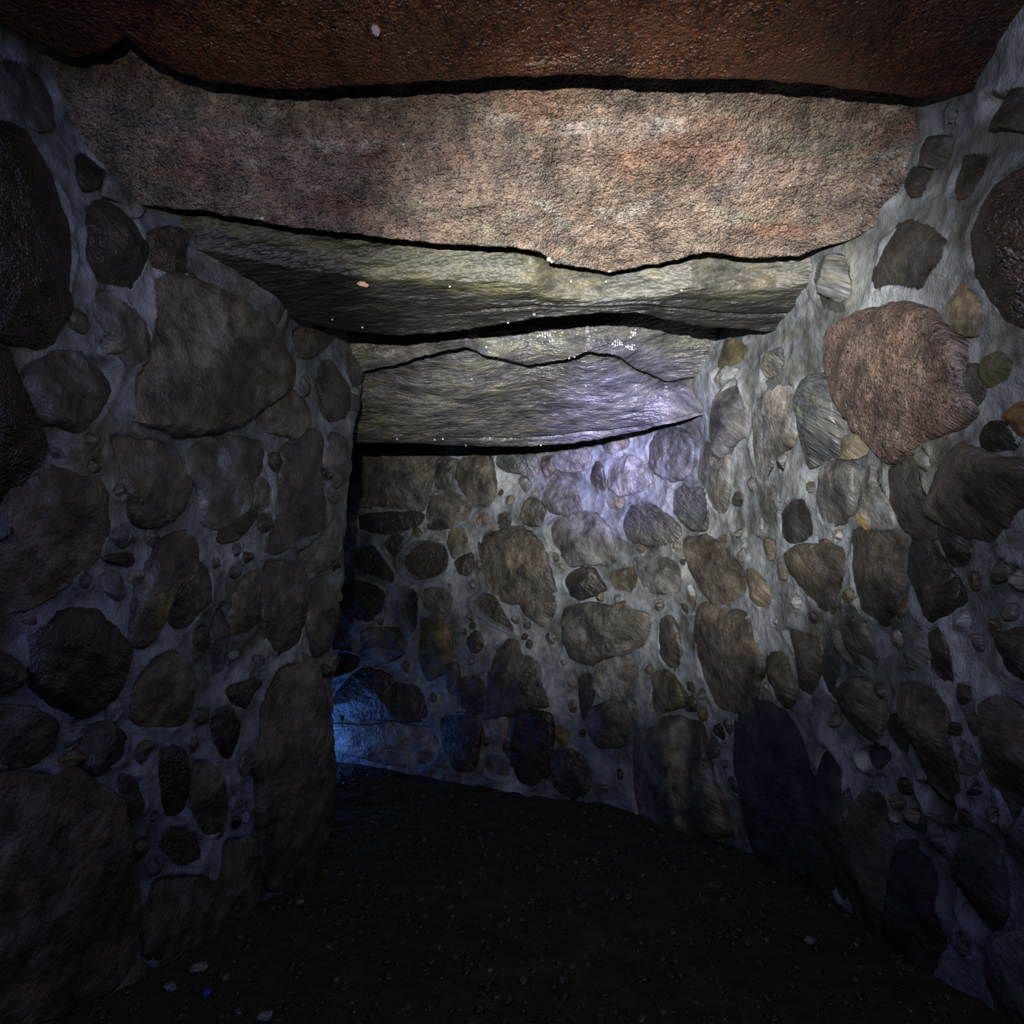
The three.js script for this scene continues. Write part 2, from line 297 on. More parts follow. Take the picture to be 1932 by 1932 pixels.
L(B, [1420, 480, 1500, 420, 1600, 410, 1680, 470, 1680, 600, 1620, 660, 1540, 640, 1420, 600], 0.05, 'brown');
L(B, [1750, 270, 1800, 225, 1860, 270, 1910, 370, 1910, 500, 1880, 540, 1810, 560, 1760, 470, 1740, 380], 0.05, 'brown');
L(B, [1600, 60, 1830, 70, 1790, 130, 1700, 220, 1640, 210, 1600, 130], 0.05, 'brown');
L(B, [1690, 600, 1790, 610, 1790, 700, 1740, 830, 1750, 950, 1770, 1080, 1750, 1190, 1650, 1230, 1500, 1290, 1430, 1310, 1480, 1190, 1540, 1080, 1540, 900, 1560, 750, 1630, 680], 0.06, 'brown');
L(B, [1830, 640, 1920, 680, 1930, 760, 1900, 870, 1860, 930, 1810, 850, 1770, 800, 1790, 720], 0.05, 'grey');
L(B, [1190, 1160, 1290, 1090, 1400, 1060, 1400, 1120, 1300, 1220, 1210, 1240], 0.03, 'dark');
L(B, [1060, 1200, 1100, 1280, 1060, 1400, 950, 1480, 900, 1600, 860, 1700, 790, 1790, 730, 1790, 700, 1720, 730, 1580, 770, 1450, 830, 1320, 900, 1230, 990, 1190], 0.06, 'brown', { patch: [0, -0.9, 0.9, 1.7, 1.6, 0.9], smear: 0.05 });
L(B, [1100, 1330, 1150, 1430, 1140, 1560, 1060, 1640, 1010, 1720, 950, 1745, 900, 1690, 920, 1580, 1000, 1480, 1060, 1420], 0.04, 'dark');
L(B, [1310, 1460, 1400, 1400, 1430, 1500, 1420, 1660, 1370, 1750, 1280, 1760, 1250, 1650, 1270, 1540], 0.05, 'brown');
L(B, [1450, 1340, 1550, 1330, 1640, 1380, 1680, 1480, 1670, 1650, 1640, 1800, 1550, 1850, 1470, 1830, 1440, 1700, 1440, 1500], 0.06, 'brown');
L(B, [1700, 1460, 1780, 1420, 1830, 1500, 1830, 1650, 1800, 1800, 1730, 1850, 1690, 1750, 1690, 1600], 0.05, 'brown');
L(B, [1780, 1180, 1850, 1100, 1870, 1200, 1840, 1320, 1750, 1400, 1680, 1430, 1600, 1310, 1680, 1270], 0.05, 'grey');
L(B, [1050, 1720, 1100, 1690, 1140, 1740, 1130, 1820, 1080, 1850, 1040, 1800], 0.025, 'brown');
L(B, [540, 1320, 650, 1310, 750, 1300, 760, 1360, 700, 1370, 600, 1350], 0.03, 'dark');
L(B, [550, 1420, 640, 1400, 700, 1480, 640, 1560, 570, 1500], 0.03, 'grey');
L(B, [1360, 930, 1440, 880, 1510, 940, 1500, 1030, 1430, 1060, 1370, 1020], 0.03, 'pale');
L(B, [640, 1160, 720, 1150, 740, 1230, 680, 1270, 610, 1220], 0.03, 'pale');
L(PX, [85, 1180, 130, 1155, 180, 1158, 215, 1190, 235, 1230, 225, 1280, 200, 1320, 150, 1345, 95, 1325, 65, 1290, 52, 1250, 60, 1210], 0.07, 'dark', { big: 1, label: 'rounded nearly black boulder low in the left wall' });
L(PX, [280, 1240, 320, 1228, 350, 1260, 362, 1300, 350, 1345, 320, 1372, 270, 1370, 250, 1345, 248, 1290], 0.05, 'olive');
L(PX, [-40, 1235, 20, 1230, 38, 1255, 25, 1290, -20, 1310, -60, 1280], 0.05, 'dark');
L(PX, [-30, 1340, 40, 1335, 90, 1360, 85, 1410, 50, 1440, 0, 1445, -40, 1400], 0.05, 'brown');
L(PX, [155, 1380, 200, 1365, 230, 1390, 235, 1430, 200, 1450, 165, 1460, 145, 1430], 0.05, 'dark');
L(PX, [100, 1440, 140, 1412, 165, 1405, 152, 1425, 118, 1450], 0.05, 'ochre', { label: 'thin yellow-ochre stone' });
L(PX, [400, 1340, 430, 1335, 445, 1370, 440, 1430, 415, 1430, 400, 1390], 0.03, 'dark');
L(PX, [420, 1300, 455, 1285, 490, 1285, 475, 1310, 460, 1335, 430, 1330], 0.03, 'dark');
L(PX, [365, 1430, 400, 1440, 420, 1500, 415, 1570, 380, 1575, 355, 1530, 350, 1470], 0.05, 'brown');
L(PX, [295, 1410, 340, 1420, 350, 1480, 350, 1550, 310, 1545, 295, 1500], 0.04, 'rustdark');
L(PX, [225, 1465, 262, 1470, 265, 1520, 240, 1545, 222, 1510], 0.03, 'dark');
L(PX, [-40, 1470, 100, 1460, 180, 1490, 215, 1530, 230, 1600, 240, 1680, 230, 1780, 200, 1850, 100, 1900, -40, 1920], 0.06, 'brown', { big: 1 });
L(PX, [285, 1655, 370, 1650, 420, 1690, 430, 1760, 400, 1800, 330, 1830, 275, 1800, 270, 1720], 0.05, 'brown');
L(PX, [305, 1560, 370, 1575, 385, 1620, 330, 1630, 300, 1600], 0.03, 'red');
L(PX, [240, 1810, 300, 1835, 320, 1850, 250, 1885, 180, 1905, 190, 1860], 0.05, 'brown');
L(PX, [430, 1580, 480, 1590, 490, 1670, 460, 1730, 420, 1730, 405, 1660], 0.05, 'brown');
L(PX, [655, 665, 690, 690, 690, 715, 672, 733, 655, 720, 650, 690], 0.04, 'brown');
L(PX, [655, 745, 692, 755, 690, 775, 660, 772], 0.04, 'grey');
L(PX, [520, 1255, 560, 1248, 590, 1262, 600, 1310, 607, 1400, 612, 1480, 608, 1560, 600, 1650, 545, 1665, 500, 1650, 486, 1560, 482, 1450, 488, 1340, 505, 1290], 0.10, 'brown', { big: 1, name: 'upright_stone', tilt: [0.1, 0], label: 'tall upright slab at the end of the left wall' });
L(PX, [395, 1160, 420, 1130, 430, 1190, 425, 1270, 405, 1275, 392, 1220], 0.04, 'grey');
L(PX, [320, 1085, 360, 1050, 395, 1080, 380, 1110, 340, 1120], 0.03, 'pale');

// ---------------------------------------------------------------- stones of the right wall, which swings round to close the view
const R = (c, p, d, m, o) => makeStone(right, c, p, d, m, o);
R(D, [380, 955, 700, 945, 940, 955, 960, 1060, 930, 1160, 890, 1290, 860, 1380, 700, 1370, 500, 1340, 330, 1310, 350, 1150, 370, 1050], 0.07, 'brown', { big: 1, label: 'large brown block under the grey lintel' });
R(D, [950, 1000, 1080, 1030, 1110, 1080, 1080, 1150, 1010, 1210, 940, 1230], 0.03, 'brown');
R(D, [1120, 1060, 1210, 1010, 1310, 1020, 1340, 1130, 1350, 1250, 1320, 1340, 1210, 1320, 1130, 1240, 1085, 1150], 0.09, 'brown');
R(D, [1350, 1000, 1450, 960, 1600, 970, 1640, 1050, 1630, 1140, 1500, 1120, 1380, 1100, 1330, 1060], 0.04, 'slate', { smear: 0.1 });
R(D, [1670, 1010, 1740, 1000, 1745, 1090, 1690, 1140, 1650, 1080], 0.03, 'brown');
R(D, [1505, 1170, 1540, 1140, 1580, 1190, 1560, 1250, 1530, 1250], 0.03, 'grey');
R(D, [1400, 1290, 1440, 1260, 1480, 1290, 1460, 1330, 1410, 1330], 0.02, 'brown');
R(D, [1520, 1340, 1570, 1290, 1640, 1310, 1690, 1400, 1650, 1470, 1560, 1470, 1515, 1420], 0.04, 'brown');
R(D, [1650, 1250, 1720, 1190, 1830, 1170, 1880, 1220, 1910, 1300, 1930, 1400, 1830, 1400, 1720, 1380, 1640, 1320], 0.05, 'grey', { smear: 0.05 });
R(D, [1215, 1420, 1250, 1380, 1295, 1400, 1300, 1460, 1260, 1485, 1220, 1470], 0.025, 'red');
R(D, [1345, 1420, 1390, 1370, 1440, 1390, 1440, 1460, 1380, 1475], 0.025, 'brown');
R(D, [920, 1290, 1060, 1260, 1160, 1330, 1180, 1410, 1050, 1480, 900, 1490, 880, 1400], 0.03, 'brown', { smear: 0.15 });
R(D, [440, 1410, 650, 1380, 840, 1390, 830, 1450, 760, 1500, 600, 1540, 450, 1500], 0.03, 'dark');
R(D, [310, 1400, 400, 1390, 450, 1450, 420, 1530, 340, 1560, 290, 1480], 0.04, 'pale');
R(D, [350, 1660, 420, 1610, 510, 1610, 570, 1680, 640, 1790, 660, 1840, 610, 1860, 540, 1830, 420, 1780, 350, 1730], -0.05, 'dark');
R(D, [740, 1630, 800, 1580, 900, 1580, 990, 1610, 1020, 1690, 1010, 1770, 940, 1820, 820, 1835, 720, 1790, 690, 1710], -0.045, 'rustdark');
R(D, [600, 1580, 660, 1520, 730, 1560, 700, 1640, 660, 1690, 610, 1650], 0.02, 'dark');
R(D, [1050, 1710, 1180, 1660, 1190, 1750, 1160, 1820, 1100, 1790], 0.02, 'dark');
R(D, [1020, 1500, 1130, 1500, 1160, 1580, 1140, 1650, 1060, 1690, 1020, 1590], 0.03, 'tan');
R(D, [1250, 1520, 1400, 1500, 1520, 1500, 1600, 1560, 1680, 1640, 1700, 1750, 1720, 1830, 1740, 1940, 1600, 1990, 1440, 1980, 1330, 1920, 1290, 1800, 1260, 1650], 0.065, 'brown', { big: 1, patch: [0, 0.1, 0.35, 1.9, 1.7, 1.4], label: 'broad grey-brown block in the middle of the far wall' });
R(E, [90, 1490, 150, 1430, 280, 1400, 440, 1400, 540, 1500, 560, 1600, 570, 1700, 450, 1720, 280, 1730, 230, 1670, 130, 1570], 0.075, 'grey', { smear: 0.06 });
R(E, [460, 880, 600, 860, 690, 890, 660, 950, 560, 985, 480, 950], 0.04, 'grey', { smear: 0.2 });
R(E, [180, 1000, 280, 940, 400, 960, 430, 1030, 370, 1100, 260, 1110, 180, 1080], 0.045, 'pale');
R(E, [400, 1110, 450, 1040, 500, 1080, 500, 1250, 460, 1220, 385, 1150], 0.03, 'dark');
R(E, [540, 1030, 650, 1000, 760, 1030, 830, 1110, 840, 1180, 740, 1240, 620, 1265, 550, 1210, 510, 1110], 0.06, 'pale');
R(E, [800, 920, 870, 850, 980, 820, 1080, 870, 1110, 970, 1090, 1110, 970, 1165, 880, 1120, 820, 1050, 790, 980], 0.07, 'grey', { rough: 1.8 });
R(E, [610, 1430, 680, 1340, 790, 1310, 880, 1350, 960, 1440, 1010, 1530, 960, 1590, 850, 1610, 740, 1580, 650, 1570, 600, 1500], 0.06, 'slate');
R(E, [510, 1300, 600, 1280, 660, 1310, 600, 1360, 520, 1350], 0.02, 'tan');
R(G, [220, 190, 340, 120, 420, 120, 470, 210, 490, 260, 350, 325, 270, 280], 0.05, 'dark');
R(E, [955, 1230, 1030, 1190, 1080, 1230, 1180, 1220, 1200, 1350, 1190, 1490, 1090, 1490, 1010, 1410, 950, 1310], 0.035, 'slate');
R(E, [1120, 960, 1200, 900, 1290, 960, 1350, 1010, 1360, 1150, 1340, 1300, 1290, 1400, 1220, 1330, 1170, 1180], 0.05, 'grey');
R(E, [1240, 700, 1310, 560, 1410, 470, 1440, 560, 1450, 700, 1450, 850, 1380, 920, 1340, 1000, 1280, 990, 1250, 870], 0.06, 'grey', { patch: [0.2, 0.1, 0.7, 0.4, 0.4, 0.4] });  // patch puts the shade of a recess into the colour
R(E, [1330, 230, 1430, 220, 1480, 290, 1420, 370, 1340, 410, 1280, 380], 0.03, 'olive');
R(E, [1240, 450, 1290, 400, 1440, 410, 1430, 440, 1340, 510, 1290, 545, 1250, 500], 0.05, 'pale');
R(E, [1560, 620, 1680, 560, 1790, 520, 1800, 650, 1810, 800, 1780, 920, 1680, 1000, 1640, 1150, 1580, 1190, 1530, 1100, 1500, 900, 1510, 750], 0.045, 'pale', { big: 1, rough: 0.6, label: 'smooth pale grey slab high in the right wall' });
R(E, [1600, 320, 1700, 280, 1750, 380, 1690, 450, 1590, 500, 1570, 420], 0.03, 'slate');
R(I, [450, 520, 560, 480, 640, 560, 660, 720, 660, 860, 640, 1010, 500, 1075, 440, 1030, 420, 900, 400, 750, 410, 620], 0.08, 'slate');
R(I, [650, 170, 760, 110, 860, 60, 1000, 30, 1150, 20, 1280, 60, 1360, 150, 1460, 280, 1490, 420, 1510, 560, 1560, 700, 1440, 800, 1270, 870, 1100, 980, 1020, 1010, 900, 900, 790, 790, 700, 650, 650, 480, 630, 300], 0.065, 'red', { big: 1, rough: 0.8, tilt: [0, 0.05], cuts: [[0.5, 0.8, 0.7, 0.5], [-0.8, 0.2, 0.7, 0.5], [0.2, -0.9, 0.7, 0.7]], label: 'big reddish boulder in the right wall' });
R(I, [690, 900, 800, 870, 880, 930, 870, 1010, 720, 1040, 680, 980], 0.03, 'tan');
R(I, [590, 1080, 700, 1060, 790, 1100, 800, 1300, 770, 1400, 700, 1470, 560, 1490, 530, 1400, 550, 1250], 0.04, 'grey', { smear: 0.05 });
R(I, [820, 1100, 900, 1080, 960, 1200, 1050, 1360, 1080, 1500, 970, 1520, 870, 1500, 830, 1380, 800, 1250], 0.05, 'grey', { patch: [0.6, -0.8, 0.7, 2.6, 1.9, 0.7] });
R(I, [980, 1080, 1080, 1000, 1200, 1000, 1230, 1120, 1300, 1320, 1340, 1430, 1330, 1560, 1230, 1590, 1120, 1490, 1050, 1340, 1010, 1200], 0.04, 'dark');
R(I, [280, 1390, 350, 1320, 440, 1310, 480, 1440, 480, 1560, 310, 1610, 260, 1480], 0.02, 'dark');  // shaded pit, drawn as a flush stone in dark colour
R(I, [1390, 1180, 1440, 1050, 1550, 960, 1640, 980, 1800, 1030, 2000, 1080, 2100, 1200, 2050, 1300, 1900, 1400, 1800, 1590, 1700, 1630, 1560, 1550, 1450, 1480, 1350, 1400], 0.09, 'brown', { big: 1, stripe: [0.2, 0.25], label: 'large banded brown boulder near the edge of the right wall' });
R(I, [1380, 1480, 1480, 1520, 1590, 1650, 1560, 1760, 1480, 1800, 1420, 1680], 0.03, 'dark');
R(I, [320, 1720, 430, 1640, 560, 1640, 720, 1640, 740, 1800, 700, 1950, 640, 2050, 560, 2100, 460, 2000, 360, 1850], 0.05, 'brown');
R(I, [780, 1560, 900, 1520, 1050, 1560, 1130, 1650, 1150, 1800, 1130, 2000, 1000, 2150, 880, 2100, 800, 1950, 770, 1750], 0.06, 'brown');
R(I, [1170, 1640, 1300, 1600, 1350, 1700, 1450, 1800, 1500, 1930, 1400, 2050, 1250, 2000, 1180, 1850], 0.05, 'dark');
R(I, [1830, 740, 1900, 650, 2000, 600, 2050, 800, 1980, 980, 1900, 880], 0.04, 'ochre', { label: 'orange-ochre stone at the very edge' });
R(I, [1660, 330, 1780, 300, 1850, 400, 1840, 500, 1700, 560, 1650, 450], 0.025, 'olive');
R(I, [1640, 900, 1720, 790, 1830, 800, 1900, 900, 1980, 980, 1900, 1000, 1700, 980], 0.03, 'dark');
R(I, [1520, 420, 1600, 390, 1680, 480, 1660, 600, 1610, 680, 1570, 620], 0.02, 'dark');  // dark colour stands in for the shaded gap beside the reddish boulder
R(I, [255, 1350, 285, 1330, 300, 1345, 270, 1370], 0.03, 'pale');
R(I, [540, 1600, 600, 1590, 640, 1640, 600, 1690, 550, 1680], 0.03, 'red');
R(H, [1570, 1250, 1640, 1080, 1780, 880, 1932, 760, 2100, 760, 2200, 1100, 2150, 1600, 2000, 1830, 1900, 1810, 1760, 1720, 1620, 1540, 1565, 1400], 0.08, 'rustdark', { big: 1, label: 'large rounded dark brown boulder high at the edge of the right wall' });
R(H, [960, 1330, 1100, 1180, 1250, 1170, 1390, 1280, 1410, 1420, 1280, 1500, 1200, 1610, 1020, 1600, 890, 1630, 910, 1520], 0.03, 'dark', { big: 1 });
R(H, [1220, 650, 1330, 580, 1440, 580, 1490, 660, 1450, 750, 1380, 790, 1280, 780, 1200, 760], 0.05, 'grey');
R(H, [1190, 790, 1280, 790, 1320, 850, 1270, 930, 1300, 1000, 1190, 1000, 1160, 900], 0.03, 'dark');
R(H, [1530, 720, 1700, 700, 1740, 770, 1680, 870, 1600, 980, 1530, 1010, 1460, 960, 1480, 860], 0.03, 'dark', { smear: 0.05 });
R(H, [1410, 430, 1450, 390, 1510, 410, 1500, 470, 1430, 485], 0.03, 'grey');
R(H, [1670, 260, 1770, 300, 1932, 250, 2100, 300, 2100, 550, 1932, 520, 1750, 530, 1670, 480], 0.05, 'dark');
R(H, [480, 1460, 560, 1400, 680, 1390, 740, 1500, 760, 1650, 690, 1710, 600, 1650, 510, 1560], 0.07, 'slate');
R(H, [510, 1620, 600, 1690, 720, 1740, 740, 1780, 700, 1790, 600, 1750, 510, 1690], 0.02, 'dark');
R(H, [1450, 1560, 1540, 1620, 1620, 1760, 1580, 1930, 1470, 1900, 1420, 1750], 0.015, 'tan', { smear: 0.2 });
R(FF, [300, 260, 400, 210, 520, 240, 590, 320, 570, 420, 430, 470, 320, 430, 270, 350], 0.03, 'dark');
R(FF, [720, 310, 780, 260, 815, 300, 815, 420, 790, 550, 740, 480, 710, 400], -0.04, 'dark');
R(FF, [860, 260, 960, 240, 1050, 300, 1040, 400, 920, 420, 850, 380], 0.025, 'brown');
R(FF, [840, 460, 920, 430, 1000, 490, 1040, 620, 1040, 780, 960, 830, 880, 850, 830, 700, 820, 560], 0.04, 'olive', { patch: [-0.5, 0.3, 0.8, 1.7, 1.3, 0.7] });
R(FF, [1180, 370, 1260, 290, 1340, 310, 1400, 420, 1470, 550, 1420, 530, 1300, 470], -0.05, 'dark');
R(FF, [1480, 330, 1600, 320, 1740, 320, 1760, 400, 1680, 510, 1600, 460, 1520, 400], 0.04, 'brown');
R(FF, [1150, 600, 1210, 540, 1260, 600, 1240, 680, 1180, 690], 0.02, 'dark');
R(FF, [1330, 650, 1400, 590, 1480, 590, 1520, 690, 1600, 720, 1640, 830, 1690, 960, 1680, 1030, 1500, 1080, 1290, 1110, 1310, 950, 1310, 780], 0.06, 'brown', { big: 1 });
R(FF, [470, 540, 590, 520, 720, 540, 760, 650, 700, 730, 500, 770, 440, 670], 0.04, 'brown', { stripe: [0.5, 0] });
R(FF, [110, 740, 200, 680, 330, 680, 420, 720, 400, 790, 260, 840, 130, 860], -0.06, 'dark');
R(FF, [280, 930, 370, 830, 450, 800, 600, 830, 700, 890, 820, 910, 880, 1030, 900, 1120, 760, 1140, 600, 1130, 400, 1110, 260, 1060], 0.08, 'dark', { big: 1, label: 'large dark stone at the foot of the far wall' });
R(FF, [120, 1050, 210, 1050, 260, 1140, 240, 1190, 140, 1190], 0.06, 'pale');
R(FF, [140, 1240, 300, 1170, 500, 1180, 640, 1160, 800, 1200, 900, 1170, 980, 1300, 900, 1440, 640, 1430, 400, 1370, 200, 1320], 0.06, 'pale', { big: 1 });
R(FF, [1080, 860, 1200, 850, 1290, 930, 1280, 1080, 1180, 1120, 1090, 1000], 0.03, 'brown');
R(FF, [1020, 780, 1080, 760, 1100, 850, 1080, 950, 1020, 960], 0.03, 'grey');
R(FF, [960, 1130, 1120, 1100, 1240, 1140, 1230, 1300, 1200, 1450, 1080, 1460, 1000, 1300], 0.04, 'dark');
R(FF, [1250, 1140, 1420, 1130, 1420, 1250, 1390, 1340, 1440, 1420, 1430, 1540, 1270, 1500, 1310, 1300], 0.04, 'pale');
R(FF, [1490, 1120, 1600, 1090, 1720, 1120, 1730, 1300, 1700, 1480, 1600, 1600, 1470, 1560, 1460, 1250], 0.06, 'dark', { big: 1 });
R(FF, [1750, 1190, 1800, 1180, 1840, 1240, 1830, 1310, 1760, 1310], 0.04, 'ochre');
R(FF, [1750, 1330, 1850, 1330, 1960, 1400, 2000, 1540, 1900, 1680, 1780, 1640, 1730, 1500], 0.05, 'dark');
R(G, [270, 400, 420, 360, 540, 380, 640, 350, 720, 400, 820, 420, 820, 560, 760, 650, 640, 680, 500, 710, 440, 750, 320, 710, 260, 600], 0.07, 'brown', { big: 1, smear: 0.06, label: 'squat block with a pale crust on top' });
R(G, [560, 150, 690, 110, 720, 200, 680, 270, 580, 250], 0.02, 'tan');
R(G, [720, 60, 880, 40, 980, 60, 1040, 150, 1020, 280, 930, 280, 820, 270, 760, 190, 720, 120], 0.04, 'grey', { patch: [-0.5, 0.2, 0.7, 0.5, 0.47, 0.45] });
R(G, [1070, -60, 1200, -90, 1330, -20, 1450, 130, 1470, 260, 1400, 330, 1300, 370, 1200, 280, 1110, 120], 0.05, 'brown');
R(G, [880, 480, 960, 450, 1010, 540, 1030, 680, 1010, 790, 940, 780, 880, 700], 0.04, 'brown');
R(G, [1170, 400, 1300, 380, 1400, 420, 1500, 480, 1540, 640, 1560, 800, 1540, 950, 1470, 1070, 1370, 1110, 1240, 1060, 1180, 900, 1130, 720, 1140, 540], 0.06, 'brown', { big: 1, smear: 0.02 });
R(G, [1470, 150, 1530, 130, 1600, 220, 1650, 340, 1600, 390, 1540, 370, 1500, 280], 0.05, 'tan');
R(G, [480, 760, 600, 720, 720, 740, 740, 850, 690, 980, 560, 1000, 460, 960, 450, 850], 0.03, 'pale');
R(G, [440, 1060, 560, 1010, 670, 1020, 700, 1110, 690, 1230, 610, 1310, 490, 1320, 430, 1240, 400, 1130], 0.06, 'grey');
R(G, [850, 830, 930, 790, 1000, 870, 1050, 960, 1040, 1040, 900, 1080, 800, 1100, 820, 960], 0.05, 'olive');
R(G, [1050, 1000, 1100, 980, 1140, 1020, 1120, 1080, 1060, 1070], 0.02, 'dark');  // small pit in shade, drawn as a dark stone
R(G, [330, 850, 400, 820, 430, 950, 400, 1060, 370, 1180, 340, 1050], 0.02, 'dark');
R(G, [700, 1260, 850, 1180, 1000, 1150, 1130, 1200, 1190, 1350, 1230, 1500, 1290, 1700, 1330, 1850, 1200, 1900, 900, 1880, 740, 1840, 690, 1600, 680, 1420], 0.09, 'brown', { big: 1, name: 'upright_stone', patch: [-0.3, 0.3, 0.35, 3.2, 3.0, 2.3], patchFlat: 0.35, label: 'leaning upright slab with a pale streak at the foot of the right wall' });
R(J, [190, 620, 280, 620, 340, 750, 400, 850, 390, 960, 330, 990, 250, 950, 200, 820], 0.07, 'olive');
R(J, [260, 440, 400, 470, 520, 520, 560, 650, 560, 850, 500, 950, 430, 880, 390, 700, 330, 560], 0.04, 'brown');
R(J, [570, 620, 640, 580, 690, 660, 680, 740, 650, 830, 660, 950, 600, 880, 560, 750], 0.02, 'dark');  // no hollow here: dark stone colour replaces the shade of a pit
R(J, [640, 440, 750, 360, 870, 420, 920, 560, 930, 720, 890, 780, 780, 700, 680, 580], 0.05, 'grey', { smear: 0.1 });
R(J, [730, 200, 790, 180, 830, 250, 780, 300, 720, 280], 0.04, 'olive');
R(J, [1180, 180, 1260, 60, 1400, 30, 1500, 120, 1530, 250, 1450, 340, 1330, 400, 1220, 370, 1180, 290], 0.05, 'dark', { patch: [-0.1, 0, 0.5, 2.4, 2.3, 2.5] });
R(J, [740, 880, 830, 800, 920, 860, 960, 1000, 950, 1150, 900, 1260, 820, 1200, 770, 1060], 0.07, 'brown');
R(J, [1070, 860, 1160, 820, 1300, 850, 1400, 960, 1440, 1100, 1460, 1300, 1500, 1500, 1490, 1640, 1400, 1580, 1300, 1450, 1230, 1250, 1140, 1050, 1080, 960], 0.08, 'brown', { big: 1 });
R(J, [1230, 1520, 1350, 1520, 1450, 1600, 1500, 1680, 1440, 1760, 1300, 1720, 1240, 1620], -0.08, 'dark');
R(J, [1680, 950, 1800, 920, 1932, 980, 2050, 1100, 2050, 1500, 1950, 1750, 1850, 1880, 1780, 1600, 1700, 1300], 0.05, 'brown', { big: 1 });
R(J, [1260, 450, 1360, 440, 1420, 560, 1440, 700, 1460, 850, 1380, 800, 1310, 700, 1260, 580], 0.03, 'dark');
R(J, [1790, 520, 1900, 470, 2050, 480, 2050, 750, 1900, 800, 1800, 700], 0.05, 'dark');
R(J, [1080, 190, 1130, 160, 1170, 240, 1160, 350, 1100, 400, 1070, 300], 0.03, 'tan');
R(J, [1160, 480, 1230, 430, 1280, 520, 1300, 650, 1260, 740, 1160, 710, 1130, 600], 0.04, 'grey');
R(PX, [1630, 1510, 1665, 1490, 1680, 1540, 1685, 1620, 1680, 1720, 1650, 1790, 1610, 1770, 1605, 1620], 0.08, 'brown', { name: 'upright_stone', label: 'narrow upright slab in the dark foot of the right wall' });
R(PX, [1395, 1340, 1440, 1320, 1490, 1340, 1530, 1420, 1550, 1540, 1560, 1660, 1500, 1660, 1430, 1600, 1400, 1480], 0.05, 'dark', { big: 1 });
R(PX, [1550, 1400, 1585, 1440, 1600, 1550, 1600, 1680, 1580, 1720, 1565, 1640, 1545, 1530], 0.05, 'dark');
R(PX, [1700, 1600, 1760, 1620, 1780, 1700, 1780, 1820, 1740, 1880, 1690, 1830, 1685, 1700], 0.05, 'dark');
R(PX, [1880, 1790, 1932, 1760, 2000, 1800, 2000, 1950, 1900, 1960, 1870, 1880], 0.06, 'grey');
R(PX, [1810, 1620, 1850, 1560, 1890, 1600, 1900, 1720, 1860, 1780, 1820, 1720], 0.05, 'brown');
R(PX, [1620, 1420, 1655, 1405, 1685, 1425, 1670, 1450, 1635, 1450], -0.025, 'dark');

// small chinking stones set in the mortar between the big ones
for (const [wall, n, x0, x1, y0, y1] of [[left, 46, 0, 640, 560, 1800], [right, 95, 640, 1932, 860, 1800]]) {
  const small = ['brown', 'grey', 'dark', 'brown', 'slate', 'pale', 'olive', 'brown'];
  for (let k = 0, tries = 0; k < n && tries < 2500; tries++) {
    const px = mix(x0, x1, rnd()), py = mix(y0, y1, rnd()), [s, h] = wall.hit(px, py), r = 0.022 + 0.035 * rnd() * rnd(), q = 0.7 + 0.9 * rnd(), tw = (rnd() - 0.5) * 1.2;
    if (h < 0.1 || h > 2.3 || wall.stones.some(st => radius(st, s, h) < 1 + 1.15 * r * Math.max(q, 1) / st.R)) continue;
    const out = []; for (let i = 0; i < 7; i++) { const a = i / 7 * 6.283 + rnd() * 0.5, e = r * (0.8 + 0.4 * rnd()), u = Math.cos(a) * e, v = Math.sin(a) * e * q; out.push([s + u * Math.cos(tw) - v * Math.sin(tw), h + u * Math.sin(tw) + v * Math.cos(tw)]); }
    makeStone({ ...wall, stones: wall.stones, hit: (i) => out[i] }, [0, 0, 1], out.flatMap((_, i) => [i, 0]), 0.02 + 0.025 * rnd(), small[Math.floor(rnd() * 8)], { smear: rnd() < 0.3 ? 0.15 : undefined });
    k++;
  }
}

wallMesh(left, 0, left.len, 0.0095);
wallMesh(right, 0, right.len, 0.0095);

